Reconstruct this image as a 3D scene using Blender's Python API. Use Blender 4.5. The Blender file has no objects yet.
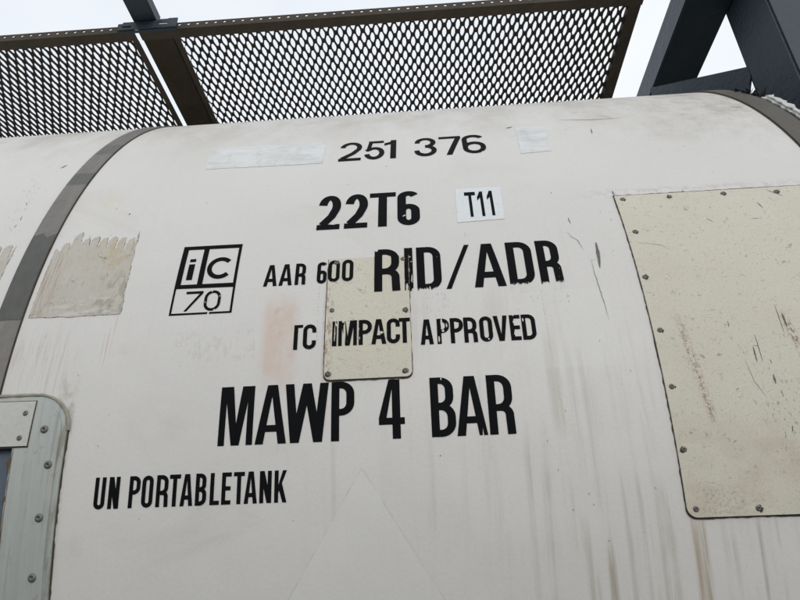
import bpy, bmesh, math, random
from math import sin, cos, pi, radians
from mathutils import Vector, Matrix
random.seed(7)
scene = bpy.context.scene
C = scene.collection
R = 1.2            # radius of the clad tank
H = 1.95           # height of the tank's axis above the ground

# ------------------------------------------------------------------ camera, sky, sun
cam = bpy.data.cameras.new('camera'); camo = bpy.data.objects.new('camera', cam); C.objects.link(camo)
rx, ux, fx = (0.997647, 0.063802, -0.025075), (0.051723, -0.460498, 0.886153), (-0.044992, 0.885365, 0.462715)
M = Matrix(((rx[0], ux[0], -fx[0], 0), (rx[1], ux[1], -fx[1], -2.136054), (rx[2], ux[2], -fx[2], H - 0.395314), (0, 0, 0, 1)))
camo.matrix_world = M
cam.sensor_width = 36; cam.lens = 637.413 / 800 * 36; cam.clip_start = 0.02; cam.clip_end = 600
scene.camera = camo
scene.view_settings.view_transform = 'Standard'; scene.view_settings.look = 'None'
scene.view_settings.exposure = 0.24; scene.view_settings.gamma = 1

wd = bpy.data.worlds.new('World'); scene.world = wd; wd.use_nodes = True
nt = wd.node_tree; nt.nodes.clear()
sky = nt.nodes.new('ShaderNodeTexSky'); sky.sky_type = 'NISHITA'; sky.sun_disc = False
sky.sun_elevation = radians(24); sky.sun_rotation = radians(162); sky.dust_density = 2
tc = nt.nodes.new('ShaderNodeTexCoord')
cn = nt.nodes.new('ShaderNodeTexNoise'); cn.inputs['Scale'].default_value = 1.7; cn.inputs['Detail'].default_value = 5
nt.links.new(tc.outputs['Generated'], cn.inputs['Vector'])
cr = nt.nodes.new('ShaderNodeValToRGB')
cr.color_ramp.elements[0].position = 0.32; cr.color_ramp.elements[0].color = (0.76, 0.815, 0.885, 1)
cr.color_ramp.elements[1].position = 0.68; cr.color_ramp.elements[1].color = (0.935, 0.965, 0.99, 1)
nt.links.new(cn.outputs['Fac'], cr.inputs['Fac'])
sc = nt.nodes.new('ShaderNodeVectorMath'); sc.operation = 'SCALE'; sc.inputs['Scale'].default_value = 9.3
nt.links.new(cr.outputs['Color'], sc.inputs[0])
mx = nt.nodes.new('ShaderNodeMixRGB'); mx.inputs['Fac'].default_value = 0.93      # the overcast deck covers nearly all of the sky
nt.links.new(sky.outputs['Color'], mx.inputs['Color1']); nt.links.new(sc.outputs[0], mx.inputs['Color2'])
bg = nt.nodes.new('ShaderNodeBackground'); bg.inputs['Strength'].default_value = 0.1
nt.links.new(mx.outputs['Color'], bg.inputs['Color'])
wo = nt.nodes.new('ShaderNodeOutputWorld'); nt.links.new(bg.outputs[0], wo.inputs['Surface'])

sun = bpy.data.lights.new('sun', 'SUN'); sun.energy = 0.62; sun.angle = radians(30); sun.color = (1, .97, .92)
suno = bpy.data.objects.new('sun', sun); C.objects.link(suno); suno.location = (0, -6, 12)
sd = Vector((sin(radians(162)) * cos(radians(24)), cos(radians(162)) * cos(radians(24)), sin(radians(24))))
suno.rotation_euler = sd.to_track_quat('Z', 'Y').to_euler()

# ------------------------------------------------------------------ small node language
class V:
    def __init__(s, t, k): s.t, s.k = t, k
    def _m(s, op, *a, clamp=False):
        n = s.t.nodes.new('ShaderNodeMath'); n.operation = op; n.use_clamp = clamp
        for i, x in enumerate((s,) + a):
            if isinstance(x, V): s.t.links.new(x.k, n.inputs[i])
            else: n.inputs[i].default_value = x
        return V(s.t, n.outputs[0])
    def __add__(s, o): return s._m('ADD', o)
    def __sub__(s, o): return s._m('SUBTRACT', o)
    def __mul__(s, o): return s._m('MULTIPLY', o)
    __radd__ = __add__; __rmul__ = __mul__
    def inv(s): return (s * -1.0) + 1.0
    def abs(s): return s._m('ABSOLUTE')
    def sat(s): return s._m('ADD', 0.0, clamp=True)
    def maxi(s, o): return s._m('MAXIMUM', o)
    def ss(s, a, b):                      # smooth step from a to b (either order)
        n = s.t.nodes.new('ShaderNodeMapRange'); n.interpolation_type = 'SMOOTHSTEP'
        if a < b: vals = (a, b, 0, 1)
        else: vals = (b, a, 1, 0)
        s.t.links.new(s.k, n.inputs['Value'])
        for nm, x in zip(('From Min', 'From Max', 'To Min', 'To Max'), vals): n.inputs[nm].default_value = x
        return V(s.t, n.outputs['Result'])
class Mat:
    def __init__(s, name, rough=.5, metal=0., spec=.4):
        s.m = bpy.data.materials.new(name); s.m.use_nodes = True; s.t = s.m.node_tree
        s.b = s.t.nodes['Principled BSDF']; s.b.inputs['Roughness'].default_value = rough
        s.b.inputs['Metallic'].default_value = metal; s.b.inputs['Specular IOR Level'].default_value = spec
        uv = s.t.nodes.new('ShaderNodeUVMap'); uv.uv_map = 'UVMap'
        sp = s.t.nodes.new('ShaderNodeSeparateXYZ'); s.t.links.new(uv.outputs[0], sp.inputs[0])
        s.x, s.y = V(s.t, sp.outputs[0]), V(s.t, sp.outputs[1])
        s.oc = s.t.nodes.new('ShaderNodeTexCoord').outputs['Object']
    def comb(s, x, y, z=0.):
        n = s.t.nodes.new('ShaderNodeCombineXYZ')
        for i, q in enumerate((x, y, z)):
            if isinstance(q, V): s.t.links.new(q.k, n.inputs[i])
            else: n.inputs[i].default_value = q
        return n.outputs[0]
    def noise(s, sx, sy, det=3., rough=.55, dist=0., off=0.):      # noise over the sheet, sx/sy features per metre
        return s.noisev(s.comb(s.x * sx, s.y * sy, off), 1., det, rough, dist)
    def noisev(s, vec, scale, det=3., rough=.55, dist=0.):
        n = s.t.nodes.new('ShaderNodeTexNoise'); n.inputs['Scale'].default_value = scale
        n.inputs['Detail'].default_value = det; n.inputs['Roughness'].default_value = rough; n.inputs['Distortion'].default_value = dist
        s.t.links.new(vec, n.inputs['Vector']); return V(s.t, n.outputs['Fac'])
    def onoise(s, scale, det=3., rough=.55): return s.noisev(s.oc, scale, det, rough)
    def mix(s, f, a, b):
        n = s.t.nodes.new('ShaderNodeMixRGB')
        for i, q in enumerate((f, a, b)):
            if isinstance(q, V): q = q.k
            if isinstance(q, (tuple, list)): n.inputs[i].default_value = tuple(q) + (1,)
            elif isinstance(q, float): n.inputs[i].default_value = q
            else: s.t.links.new(q, n.inputs[i])
        return n.outputs[0]
    def box(s, x0, x1, y0, y1, ex=.01, ey=.01):
        return s.x.ss(x0 - ex, x0 + ex) * s.x.ss(x1 + ex, x1 - ex) * s.y.ss(y0 - ey, y0 + ey) * s.y.ss(y1 + ey, y1 - ey)
    def hair(s, sx, sy, w, m0, m1, off, dist=1.):                  # broken hairlines: iso-lines of one noise masked by another
        a = (s.noise(sx, sy, 1., .5, dist, off) - .5).abs().ss(w, w * .3)
        return a * s.noise(sx * 1.3, sy * 1.3, 2., .6, 0., off + 9.).ss(m0, m1)
    def color(s, c):
        if isinstance(c, tuple): s.b.inputs['Base Color'].default_value = c + (1,)
        else: s.t.links.new(c, s.b.inputs['Base Color'])
    def bump(s, h, dist, strength=1.):
        n = s.t.nodes.new('ShaderNodeBump'); n.inputs['Distance'].default_value = dist; n.inputs['Strength'].default_value = strength
        s.t.links.new(h.k, n.inputs['Height']); s.t.links.new(n.outputs[0], s.b.inputs['Normal'])
    def alpha(s, a): s.t.links.new(a.k, s.b.inputs['Alpha'])
    def rough(s, a): s.t.links.new(a.k, s.b.inputs['Roughness'])

# ------------------------------------------------------------------ materials
def mat_paint():
    m = Mat('white_cladding_paint', .42, 0, .45)
    base = m.mix(m.noise(2.2, 2.6, 5., .6), (.65, .632, .604), (.73, .711, .688))
    fine = m.noise(160., 160., 3., .7).ss(.35, .75) * .16
    base = m.mix(fine, base, (.50, .49, .44))
    # brown grime gathering near the crown of the tank
    grime = m.y.ss(.44, .82) * m.noise(9., 5., 6., .65).ss(.34, .70)
    base = m.mix(grime * .45, base, (.36, .30, .22))
    blot = m.noise(3.2, 4.5, 5., .6, 1., 4.).ss(.56, .75)
    base = m.mix(blot * .22, base, (.45, .40, .32))
    rightup = m.x.ss(.25, .75) * m.y.ss(.36, .68) * m.noise(26., 18., 6., .75).ss(.40, .70)
    base = m.mix(rightup * .6, base, (.36, .31, .23))
    # rain streaks running down the side
    st = m.noise(52., 1.7, 4., .65, .2, 2.).ss(.51, .74)
    st = st * (m.y.ss(.34, -.18) * m.x.ss(-.15, .16) * .85 + .12)
    st = st * m.noise(8., 7., 4., .6, 0., 7.).ss(.36, .66)
    base = m.mix(st * .56, base, (.39, .345, .27))
    st2 = m.noise(140., 2.2, 2., .6, 0., 3.).ss(.52, .78) * m.y.ss(.3, -.05) * (m.x.ss(.02, .3) * .8 + .2)
    base = m.mix(st2 * m.noise(6., 8., 3., .6, 0., 17.).ss(.4, .6) * .28, base, (.33, .30, .25))
    # broad drip bands under the lettering
    for (x0, x1, y0, y1, k, col) in (
            (.176, .196, -.13, .02, .34, (.40, .35, .25)), (.206, .216, -.20, .0, .26, (.36, .33, .26)), (.225, .236, -.25, .0, .28, (.36, .33, .26)),
            (.128, .136, -.40, -.15, .22, (.34, .31, .26)), (.150, .158, -.40, -.2, .22, (.36, .33, .27)),
            (.232, .241, -.40, -.30, .62, (.30, .25, .15)), (.2025, .211, -.40, -.27, .42, (.30, .26, .17)),
            (.2135, .2185, -.45, -.34, .34, (.26, .23, .19)), (.262, .270, -.45, -.20, .32, (.32, .30, .26)), (.283, .289, -.45, -.20, .30, (.32, .30, .26)), (.305, .311, -.45, -.12, .22, (.32, .30, .26)),
            (.351, .372, -.45, -.262, .55, (.36, .29, .18)), (.355, .357, -.45, -.262, .50, (.30, .14, .05)), (.3655, .3675, -.45, -.27, .5, (.24, .17, .10)),
            (.4425, .4465, -.38, -.262, .6, (.20, .18, .16)), (.393, .398, -.40, -.262, .25, (.3, .28, .24)), (.52, .530, -.40, -.262, .3, (.3, .28, .24)),
            (-.158, -.151, -.25, -.045, .20, (.42, .30, .22)), (-.012, -.004, -.25, -.138, .16, (.40, .34, .26)), (.068, .076, -.25, -.04, .18, (.40, .34, .26)),
            (-.03, -.0, .0, .10, .22, (.42, .37, .30)), (.09, .13, .04, .105, .20, (.40, .35, .28)), (.185, .21, .0, .09, .14, (.4, .36, .3))):
        mk = m.box(x0, x1, y0, y1, .003, .03) * m.noise(230., 7., 3., .6, 0., 1.5).ss(.28, .62)
        base = m.mix(mk * k, base, col)
    # faded red over-spray beside the small plate
    pk = m.box(-.274, -.218, -.045, .105, .010, .03) * m.noise(18., 9., 5., .7).ss(.28, .60)
    base = m.mix(pk * .58, base, (.62, .45, .35))
    pk2 = m.box(-.268, -.245, .02, .10, .012, .02) * m.noise(60., 60., 5., .8, 0, 2.).ss(.50, .66)
    base = m.mix(pk2 * .55, base, (.52, .26, .19))
    pk3 = m.box(-.545, -.5, -.02, .12, .008, .03) * m.noise(300., 6., 2., .6, 0, 2.).ss(.62, .72)
    base = m.mix(pk3 * .6, base, (.5, .2, .16))
    hs = m.box(-.705, -.585, -.045, .06, .02, .04) * m.noise(200., 9., 4., .7, 0., 21.).ss(.48, .68)
    base = m.mix(hs * .42, base, (.40, .34, .25))
    hd = m.box(-.60, -.567, -.30, -.03, .004, .03) * m.noise(60., 30., 4., .7, 0., 22.).ss(.38, .62)
    base = m.mix(hd * .55, base, (.33, .28, .21))
    sl = m.box(-.175, -.166, -.10, .11, .003, .03) * m.noise(120., 24., 4., .7, 0., 23.).ss(.4, .6)
    base = m.mix(sl * .55, base, (.36, .27, .20))
    up = m.box(.30, .75, .305, .33, .03, .008) * m.noise(50., 60., 4., .7, 0., 24.).ss(.45, .65)
    base = m.mix(up * .3, base, (.35, .30, .23))
    yl = m.box(-.635, -.60, .36, .42, .02, .03) * m.noise(20., 20., 4., .6, 0, 8.).ss(.4, .6)
    base = m.mix(yl * .40, base, (.62, .56, .36))
    # cleaner ghosts of removed labels (a rectangle and a diamond's corner)
    gh = m.box(.155, .292, -.038, .10, .004, .004)
    base = m.mix(gh * .30, base, (.72, .71, .67))
    ax = (m.x - (-.112)).abs()
    tri = ((m.y * -1.0) - .178 - ax * 1.62)
    ins = tri.ss(-.001, .002)
    base = m.mix(ins * .28, base, (.74, .73, .70))
    ln = tri.abs().ss(.0022, .0006) * m.noise(30., 30., 3., .7, 0, 3.).ss(.36, .62) * m.y.ss(-.42, -.34)
    base = m.mix(ln * .42, base, (.38, .37, .34))
    sh = m.box(-.42, -.285, .0, .055, .004, .004) * m.noise(90., 40., 2., .7, 1., 5.).ss(.54, .60)
    base = m.mix(sh * .16, base, (.35, .32, .30))
    # specks, chips, hairline scratches
    sk = m.noise(120., 95., 2., .5, 0, 11.).ss(.745, .78) * m.noise(5., 5., 2., .5, 0, 12.).ss(.44, .56)
    base = m.mix(sk * .8, base, (.07, .06, .05))
    sp2 = m.noise(420., 380., 3., .8, 0, 41.).ss(.56, .74) * m.noise(4., 5., 4., .6, 0, 42.).ss(.40, .70)
    base = m.mix(sp2 * .38, base, (.33, .29, .23))
    hr = m.hair(9., 14., .0035, .60, .68, 13.)
    base = m.mix(hr * (m.y.ss(.45, .62) * .45 + .03), base, (.16, .14, .12))
    m.color(base)
    m.rough(m.noise(20., 20., 4., .6) * .25 + .36)
    m.bump(m.noise(3.5, 2.2, 2., .4) * 1.6 + m.noise(11., 9., 2., .4) * .25 + m.noise(220., 220., 2., .5) * .025, .006)
    return m.m
def mat_plate(name='aged_cream_plate'):
    m = Mat(name, .55, 0, .3)
    base = m.mix(m.noise(6., 5., 5., .65), (.60, .568, .468), (.70, .665, .57))
    base = m.mix(m.noise(330., 260., 3., .7).ss(.4, .8) * .28, base, (.33, .31, .21))
    for i, (a, b, w, k) in enumerate(((46., 60., .016, .55), (70., 34., .014, .45), (34., 74., .012, .45), (110., 90., .02, .35))):
        base = m.mix(m.hair(a, b, w, .56, .66, 20. + 7 * i, .5) * k, base, (.17, .15, .10))
    base = m.mix(m.hair(12., 17., .004, .62, .68, 61., .8) * .35, base, (.14, .12, .09))
    base = m.mix(m.noise(420., 420., 3., .8, 0, 62.).ss(.58, .70) * m.noise(12., 12., 3., .6, 0, 63.).ss(.35, .65) * .55, base, (.20, .17, .11))
    bl = m.noise(130., 38., 3., .6, 0, 31.).ss(.70, .75) * m.noise(7., 7., 2., .5, 0, 32.).ss(.46, .58)
    base = m.mix(bl * .8, base, (.06, .055, .045))
    # rusty scuffs running down the big plate
    for (cx, cy, sl, y0, y1, w, k) in ((.395, .0, .10, -.13, .03, .010, .9), (.565, -.05, .16, -.22, .03, .010, 1.), (.60, -.10, .05, -.22, -.04, .02, .6)):
        d = (m.x - cx + (m.y - cy) * sl).abs().ss(w, 0.)
        mk = d * m.y.ss(y0 - .02, y0 + .02) * m.y.ss(y1 + .02, y1 - .02)
        base = m.mix(mk * m.noise(190., 120., 4., .75, 0, 33.).ss(.44, .60) * k * .85, base, (.24, .14, .08))
        base = m.mix(mk * m.noise(260., 90., 3., .75, 0, 34.).ss(.60, .66) * k, base, (.05, .04, .03))
    sc_ = m.box(.49, .60, -.19, -.07, .02, .02) * m.noise(260., 70., 3., .7, 0, 35.).ss(.60, .66)
    base = m.mix(sc_ * .85, base, (.07, .06, .045))
    lo = m.box(.345, .9, -.27, -.14, .02, .03) * m.noise(14., 14., 4., .6, 0, 36.).ss(.35, .7)
    base = m.mix(lo * .35, base, (.40, .31, .22))
    gr = m.box(.37, .43, -.265, -.225, .012, .01) * m.noise(200., 200., 4., .7, 0, 37.).ss(.46, .62)
    base = m.mix(gr * .28, base, (.14, .12, .09))
    # rust on the small plate's left edge
    el = m.box(-.175, -.160, -.05, .12, .005, .03) * m.noise(120., 50., 4., .7, 0, 38.).ss(.46, .6)
    base = m.mix(el * .7, base, (.30, .16, .09))
    m.color(base); m.bump(m.noise(500., 500., 2., .6) * .1 + m.noise(9., 9., 2., .5), .002)
    return m.m
def mat_band():
    m = Mat('dull_steel_band', .42, .75, .5)
    base = m.mix(m.noise(90., 3., 4., .6), (.17, .155, .14), (.27, .25, .23))
    base = m.mix(m.noise(60., 60., 4., .7, 0, 3.).ss(.45, .75) * .5, base, (.15, .14, .125))
    for (y0, y1, k) in ((.455, .505, .65), (.605, .67, .45)):
        base = m.mix(m.box(-3., 0., y0, y1, .001, .004) * k, base, (.085, .09, .085))
    m.color(base); m.rough(m.noise(60., 12., 3., .6) * .3 + .34)
    m.bump(m.noise(40., 9., 3., .6), .0015)
    return m.m
def mat_darkband():
    m = Mat('weathered_end_band', .6, .2, .35)
    base = m.mix(m.noise(30., 14., 5., .65), (.085, .078, .065), (.135, .125, .105))
    base = m.mix(m.noise(150., 60., 4., .7, 0, 3.).ss(.5, .75) * .5, base, (.05, .045, .035))
    m.color(base); m.bump(m.noise(120., 50., 3., .6), .001)
    return m.m
def mat_simple(name, c0, c1, rough=.6, metal=0., sc=14., spec=.35, bump=.0006, bs=90.):
    m = Mat(name, rough, metal, spec)
    b = m.mix(m.onoise(sc, 5., .65), c0, c1)
    b = m.mix(m.onoise(sc * 9, 3., .7).ss(.5, .8) * .35, b, tuple(x * .6 for x in c0))
    m.color(b); m.bump(m.onoise(bs, 4., .6), bump)
    return m.m
def mat_vinyl(name, mode):
    m = Mat(name, .55, 0, .04)
    m.color(m.mix(m.noise(40., 12., 4., .6), (.004, .0045, .0055), (.009, .0095, .011)))
    m.bump(m.noise(120., 60., 2., .5), .0004)
    if mode == 'worn':          # flaked, brushed-off lettering
        a = m.noise(300., 110., 4., .7, .4, 1.).ss(.32, .345)
        a2 = m.noise(95., 26., 3., .6, .6, 5.).ss(.30, .325)
        m.alpha(a * a2)
    elif mode == 'ragged':      # sound but frayed at the lower edge
        e = (m.y - .117) + (m.noise(210., 60., 4., .8, 0, 3.) - .5) * .035
        m.alpha(e.ss(-.0012, .0002).maxi(m.x.ss(-.0185, -.0195)) * m.noise(190., 130., 3., .6, 0, 6.).ss(.285, .30))
    return m.m
def mat_label():
    m = Mat('weathered_label_film', .6, 0, .3)
    b = m.mix(m.noise(14., 12., 5., .65), (.465, .435, .375), (.58, .55, .49))
    b = m.mix(m.noise(180., 60., 4., .7, 0, 2.).ss(.5, .75) * .45, b, (.30, .28, .20))
    b = m.mix(m.box(-.60, -.53, .20, .27, .02, .02) * m.noise(50., 50., 4., .6, 0, 3.).ss(.42, .62) * .5, b, (.50, .38, .18))
    b = m.mix(m.box(-.58, -.50, .09, .18, .02, .02) * m.noise(70., 30., 4., .6, .5, 4.).ss(.46, .58) * .55, b, (.30, .29, .22))
    b = m.mix(m.box(-.72, -.52, .08, .115, .005, .012) * m.noise(60., 110., 3., .6, .2, 5.).ss(.54, .68) * .5, b, (.20, .19, .14))
    b = m.mix(m.box(-.655, -.54, .092, .135, .015, .008) * m.noise(22., 90., 3., .6, 0, 6.).ss(.48, .66) * .4, b, (.72, .71, .69))
    b = m.mix(m.box(-.70, -.655, .09, .24, .012, .02) * m.noise(220., 9., 3., .6, .3, 7.).ss(.5, .6) * .5, b, (.34, .22, .16))
    b = m.mix(m.hair(30., 22., .012, .5, .6, 8., 2.) * .6, b, (.15, .14, .10))
    m.color(b)
    m.alpha(m.noise(120., 120., 4., .7, 0, 9.).ss(.30, .325))
    return m.m
def mat_edge():
    m = Mat('label_edge_dirt', .8, 0, .2)
    m.color((.10, .09, .075)); m.alpha(m.noise(95., 95., 3., .7, 0, 2.).ss(.49, .55)); return m.m
def mat_darklabel():
    m = Mat('dark_label_residue', .6, .2, .3)
    b = m.mix(m.noise(60., 30., 5., .7), (.075, .078, .072), (.15, .15, .14))
    m.color(b); m.alpha(m.noise(90., 60., 4., .7, 0, 9.).ss(.28, .32)); return m.m
def mat_tape():
    m = Mat('silvery_tape', .32, .0, .5)
    b = m.mix(m.noise(9., 60., 3., .6), (.80, .82, .815), (.86, .87, .865))
    b = m.mix(m.noise(40., 16., 3., .6, .8, 3.).ss(.5, .7) * .5, b, (.68, .66, .62))
    m.color(b); m.alpha(m.noise(12., 30., 3., .6, .3, 4.).ss(.1, .65) * .45 + .35)
    m.bump(m.noise(3., 26., 3., .6), .004); return m.m
def mat_alu():
    m = Mat('chalky_aluminium', .5, .25, .4)
    b = m.mix(m.noise(70., 3., 4., .6), (.38, .41, .39), (.52, .54, .51))
    b = m.mix(m.noise(160., 3., 3., .6, 0, 4.).ss(.5, .7) * .4, b, (.36, .40, .40))
    b = m.mix(m.noise(60., 40., 4., .7, 0, 5.).ss(.56, .75) * .5, b, (.2, .18, .14))
    b = m.mix(m.noise(110., 4., 4., .7, 0, 6.).ss(.55, .72) * .45, b, (.24, .235, .20))
    b = m.mix(m.x.ss(-.587, -.577) * m.noise(80., 14., 4., .7, 0, 8.).ss(.4, .65) * .6, b, (.22, .18, .12))
    m.color(b); m.bump(m.noise(12., 5., 3., .5), .003); return m.m
def mat_frame():
    m = Mat('blue_grey_frame_paint', .5, 0, .4)
    b = m.mix(m.onoise(5., 4., .6), (.025, .041, .055), (.037, .057, .073))
    b = m.mix(m.onoise(60., 4., .7).ss(.55, .75) * .35, b, (.02, .026, .032))
    b = m.mix(m.onoise(26., 4., .7).ss(.66, .70) * .7, b, (.10, .055, .035))
    m.color(b); m.bump(m.onoise(70., 3., .5) + m.onoise(9., 3., .5) * 2., .0022)
    return m.m

PAINT, PLATE, BAND, DBAND = mat_paint(), mat_plate(), mat_band(), mat_darkband()
VIN, VINW, VINR = mat_vinyl('black_vinyl', 'clean'), mat_vinyl('flaking_black_vinyl', 'worn'), mat_vinyl('frayed_black_vinyl', 'ragged')
LABEL, DLABEL, TAPE, ALU, FRAME = mat_label(), mat_darklabel(), mat_tape(), mat_alu(), mat_frame()
EDGE = mat_edge()
STICK = mat_simple('white_sticker_film', (.70, .73, .75), (.76, .78, .79), .35, 0, 20.)
SEAL = mat_simple('dark_dirty_sealant', (.035, .03, .024), (.09, .075, .055), .85, 0, 60.)
CREAMSEAL = mat_simple('old_cream_sealant', (.17, .155, .12), (.42, .40, .33), .6, 0, 40., bump=.002)
RIVET = mat_simple('dull_rivet_metal', (.11, .105, .095), (.22, .21, .19), .5, .5, 300.)
MARK = mat_simple('scratch_grey', (.10, .095, .088), (.20, .19, .18), .7, 0, 90.)
GALV = mat_simple('dirty_galvanised_steel', (.032, .026, .020), (.115, .092, .066), .75, .1, 11., bump=.001)
BROWN = mat_simple('rust_brown_steel', (.018, .014, .009), (.075, .055, .032), .8, 0, 16., bump=.001)
MESHM = mat_simple('grating_steel', (.016, .013, .010), (.050, .040, .030), .75, .1, 9.)
BLUE = mat_simple('slate_blue_paint', (.085, .115, .155), (.12, .15, .19), .45, 0, 18.)
RUST = mat_simple('rusty_edge', (.09, .045, .025), (.16, .11, .07), .85, 0, 60., bump=.002)
TORN = mat_simple('torn_white_lining', (.50, .50, .48), (.68, .68, .66), .8, 0, 50., bump=.004)
BLACKF = mat_simple('black_torn_sheet', (.008, .009, .01), (.02, .021, .022), .7, 0, 50., bump=.002)
TOPPL = mat_simple('off_white_strip', (.50, .50, .46), (.60, .60, .56), .5, 0, 16.)

# ------------------------------------------------------------------ building helpers
def S(x, t, z=0.): a = t / R; return Vector((x, -(R + z) * cos(a), (R + z) * sin(a)))
WL = {}                                      # world position of every built object
def empty(name, loc):
    o = bpy.data.objects.new(name, None); C.objects.link(o); o.location = loc; WL[o.name] = Vector(loc); return o
def link(name, me, loc, parent, rot=None):
    o = bpy.data.objects.new(name, me); C.objects.link(o)
    o.parent = parent; o.location = loc - (WL[parent.name] if parent else Vector((0, 0, 0)))
    if rot: o.rotation_euler = rot
    WL[o.name] = loc.copy(); return o
def build(name, bm, mat, parent, smooth=False, label=None):
    """one mesh object; vertices given about the tank axis, origin moved to their centre"""
    vs = [v.co for v in bm.verts]
    c = Vector([(min(v[i] for v in vs) + max(v[i] for v in vs)) / 2 for i in range(3)])
    bmesh.ops.translate(bm, verts=bm.verts, vec=-c)
    me = bpy.data.meshes.new(name); bm.to_mesh(me); bm.free(); me.materials.append(mat)
    if smooth:
        for p in me.polygons: p.use_smooth = True
    o = link(name, me, c + Vector((0, 0, H)), parent)
    if label: o['label'] = label
    return o
def slices(bm, lo, hi, step, axis=1):
    y = lo + step
    while y < hi - 1e-6:
        no = (0, 1, 0) if axis == 1 else (1, 0, 0)
        co = (0, y, 0) if axis == 1 else (y, 0, 0)
        bmesh.ops.bisect_plane(bm, geom=bm.verts[:] + bm.edges[:] + bm.faces[:], plane_co=co, plane_no=no)
        y += step
def cut(bm, poly):
    """remove a convex polygon (counter-clockwise) from a flat mesh"""
    n = len(poly)
    for i in range(n):
        a, b = poly[i], poly[(i + 1) % n]
        bmesh.ops.bisect_plane(bm, geom=bm.verts[:] + bm.edges[:] + bm.faces[:], plane_co=(a[0], a[1], 0), plane_no=(b[1] - a[1], a[0] - b[0], 0))
    dead = []
    for f in bm.faces:
        c = f.calc_center_median()
        if all((poly[(i + 1) % n][0] - poly[i][0]) * (c.y - poly[i][1]) - (poly[(i + 1) % n][1] - poly[i][1]) * (c.x - poly[i][0]) > 0 for i in range(n)): dead.append(f)
    bmesh.ops.delete(bm, geom=dead, context='FACES')
def wrap(bm, off):
    """bend a flat mesh (x, t, z) round the tank and keep (x, t) as its UV map"""
    uv = (bm.loops.layers.uv.get('UVMap') or bm.loops.layers.uv.new('UVMap'))
    for f in bm.faces:
        for l in f.loops: l[uv].uv = (l.vert.co.x, l.vert.co.y)
    for v in bm.verts:
        x, t, z = v.co; v.co = S(x, t, z + (off(x, t) if callable(off) else off))
def face(bm, pts):
    f = bm.faces.new([bm.verts.new((p[0], p[1], 0)) for p in pts]); f.normal_update()
    if f.normal.z < 0: f.normal_flip()
    return f
def sheet(name, pts, th, base, mat, parent, label=None, step=.012, bevel=0.):
    """a sheet of thickness th with outline pts, lying at height base on the tank"""
    bm = bmesh.new(); face(bm, pts)
    t0, t1 = min(p[1] for p in pts), max(p[1] for p in pts)
    slices(bm, t0, t1, step)
    if th > 0:
        r = bmesh.ops.extrude_face_region(bm, geom=bm.faces[:])
        bmesh.ops.translate(bm, verts=[g for g in r['geom'] if isinstance(g, bmesh.types.BMVert)], vec=(0, 0, th))
    wrap(bm, base); bmesh.ops.recalc_face_normals(bm, faces=bm.faces)
    return build(name, bm, mat, parent, False, label)
def rrect(x0, x1, y0, y1, r):                 # r = radii bl, br, tr, tl
    out = []
    for (cx, cy, a0, q) in ((x0, y0, 180, r[0]), (x1, y0, 270, r[1]), (x1, y1, 0, r[2]), (x0, y1, 90, r[3])):
        if q <= 0: out.append((cx, cy)); continue
        ox = cx + (q if cx == x0 else -q); oy = cy + (q if cy == y0 else -q)
        for k in range(7):
            a = radians(a0 + 15 * k); out.append((ox + q * cos(a), oy + q * sin(a)))
    return out
def ragged(pts, amp, step=.006, seed=1, sides=None):
    rnd = random.Random(seed); out = []
    n = len(pts)
    for i in range(n):
        a, b = Vector(pts[i]), Vector(pts[(i + 1) % n]); L = (b - a).length
        out.append(tuple(a))
        if sides is not None and i not in sides: continue
        k = int(L / step); nn = Vector((b.y - a.y, a.x - b.x)) / max(L, 1e-9)
        for j in range(1, k):
            out.append(tuple(a + (b - a) * ((j + rnd.uniform(-.3, .3)) / k) + nn * rnd.uniform(-amp, amp)))
    return out
def box(bm, x0, x1, y0, y1, z0, z1, bev=0.):
    r = bmesh.ops.create_cube(bm, size=1)
    for v in r['verts']:
        v.co = Vector(((x0 + x1) / 2 + v.co.x * (x1 - x0), (y0 + y1) / 2 + v.co.y * (y1 - y0), (z0 + z1) / 2 + v.co.z * (z1 - z0)))
    if bev: bmesh.ops.bevel(bm, geom=list({e for v in r['verts'] for e in v.link_edges}), offset=bev, segments=2, affect='EDGES')
def prism(bm, pts, axis, a0, a1):
    """polygon pts in the plane across axis, extruded from a0 to a1"""
    def P(p, a): return {'x': (a, p[0], p[1]), 'y': (p[0], a, p[1]), 'z': (p[0], p[1], a)}[axis]
    A = [bm.verts.new(P(p, a0)) for p in pts]; B = [bm.verts.new(P(p, a1)) for p in pts]
    bm.faces.new(A); bm.faces.new(B[::-1]); n = len(pts)
    for i in range(n): bm.faces.new((A[i], B[i], B[(i + 1) % n], A[(i + 1) % n]))
    bmesh.ops.recalc_face_normals(bm, faces=bm.faces)

# ------------------------------------------------------------------ ground
bm = bmesh.new(); bmesh.ops.create_grid(bm, x_segments=8, y_segments=8, size=250)
bmesh.ops.translate(bm, verts=bm.verts, vec=(0, 0, -H))
g = Mat('worn_concrete_yard', .9, 0, .2)
gb = g.mix(g.onoise(.6, 6., .65), (.10, .098, .09), (.15, .146, .136)); g.color(g.mix(g.onoise(30., 4., .7) * .4, gb, (.07, .068, .062)))
ground = build('ground', bm, g.m, None); ground['kind'] = 'structure'

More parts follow.
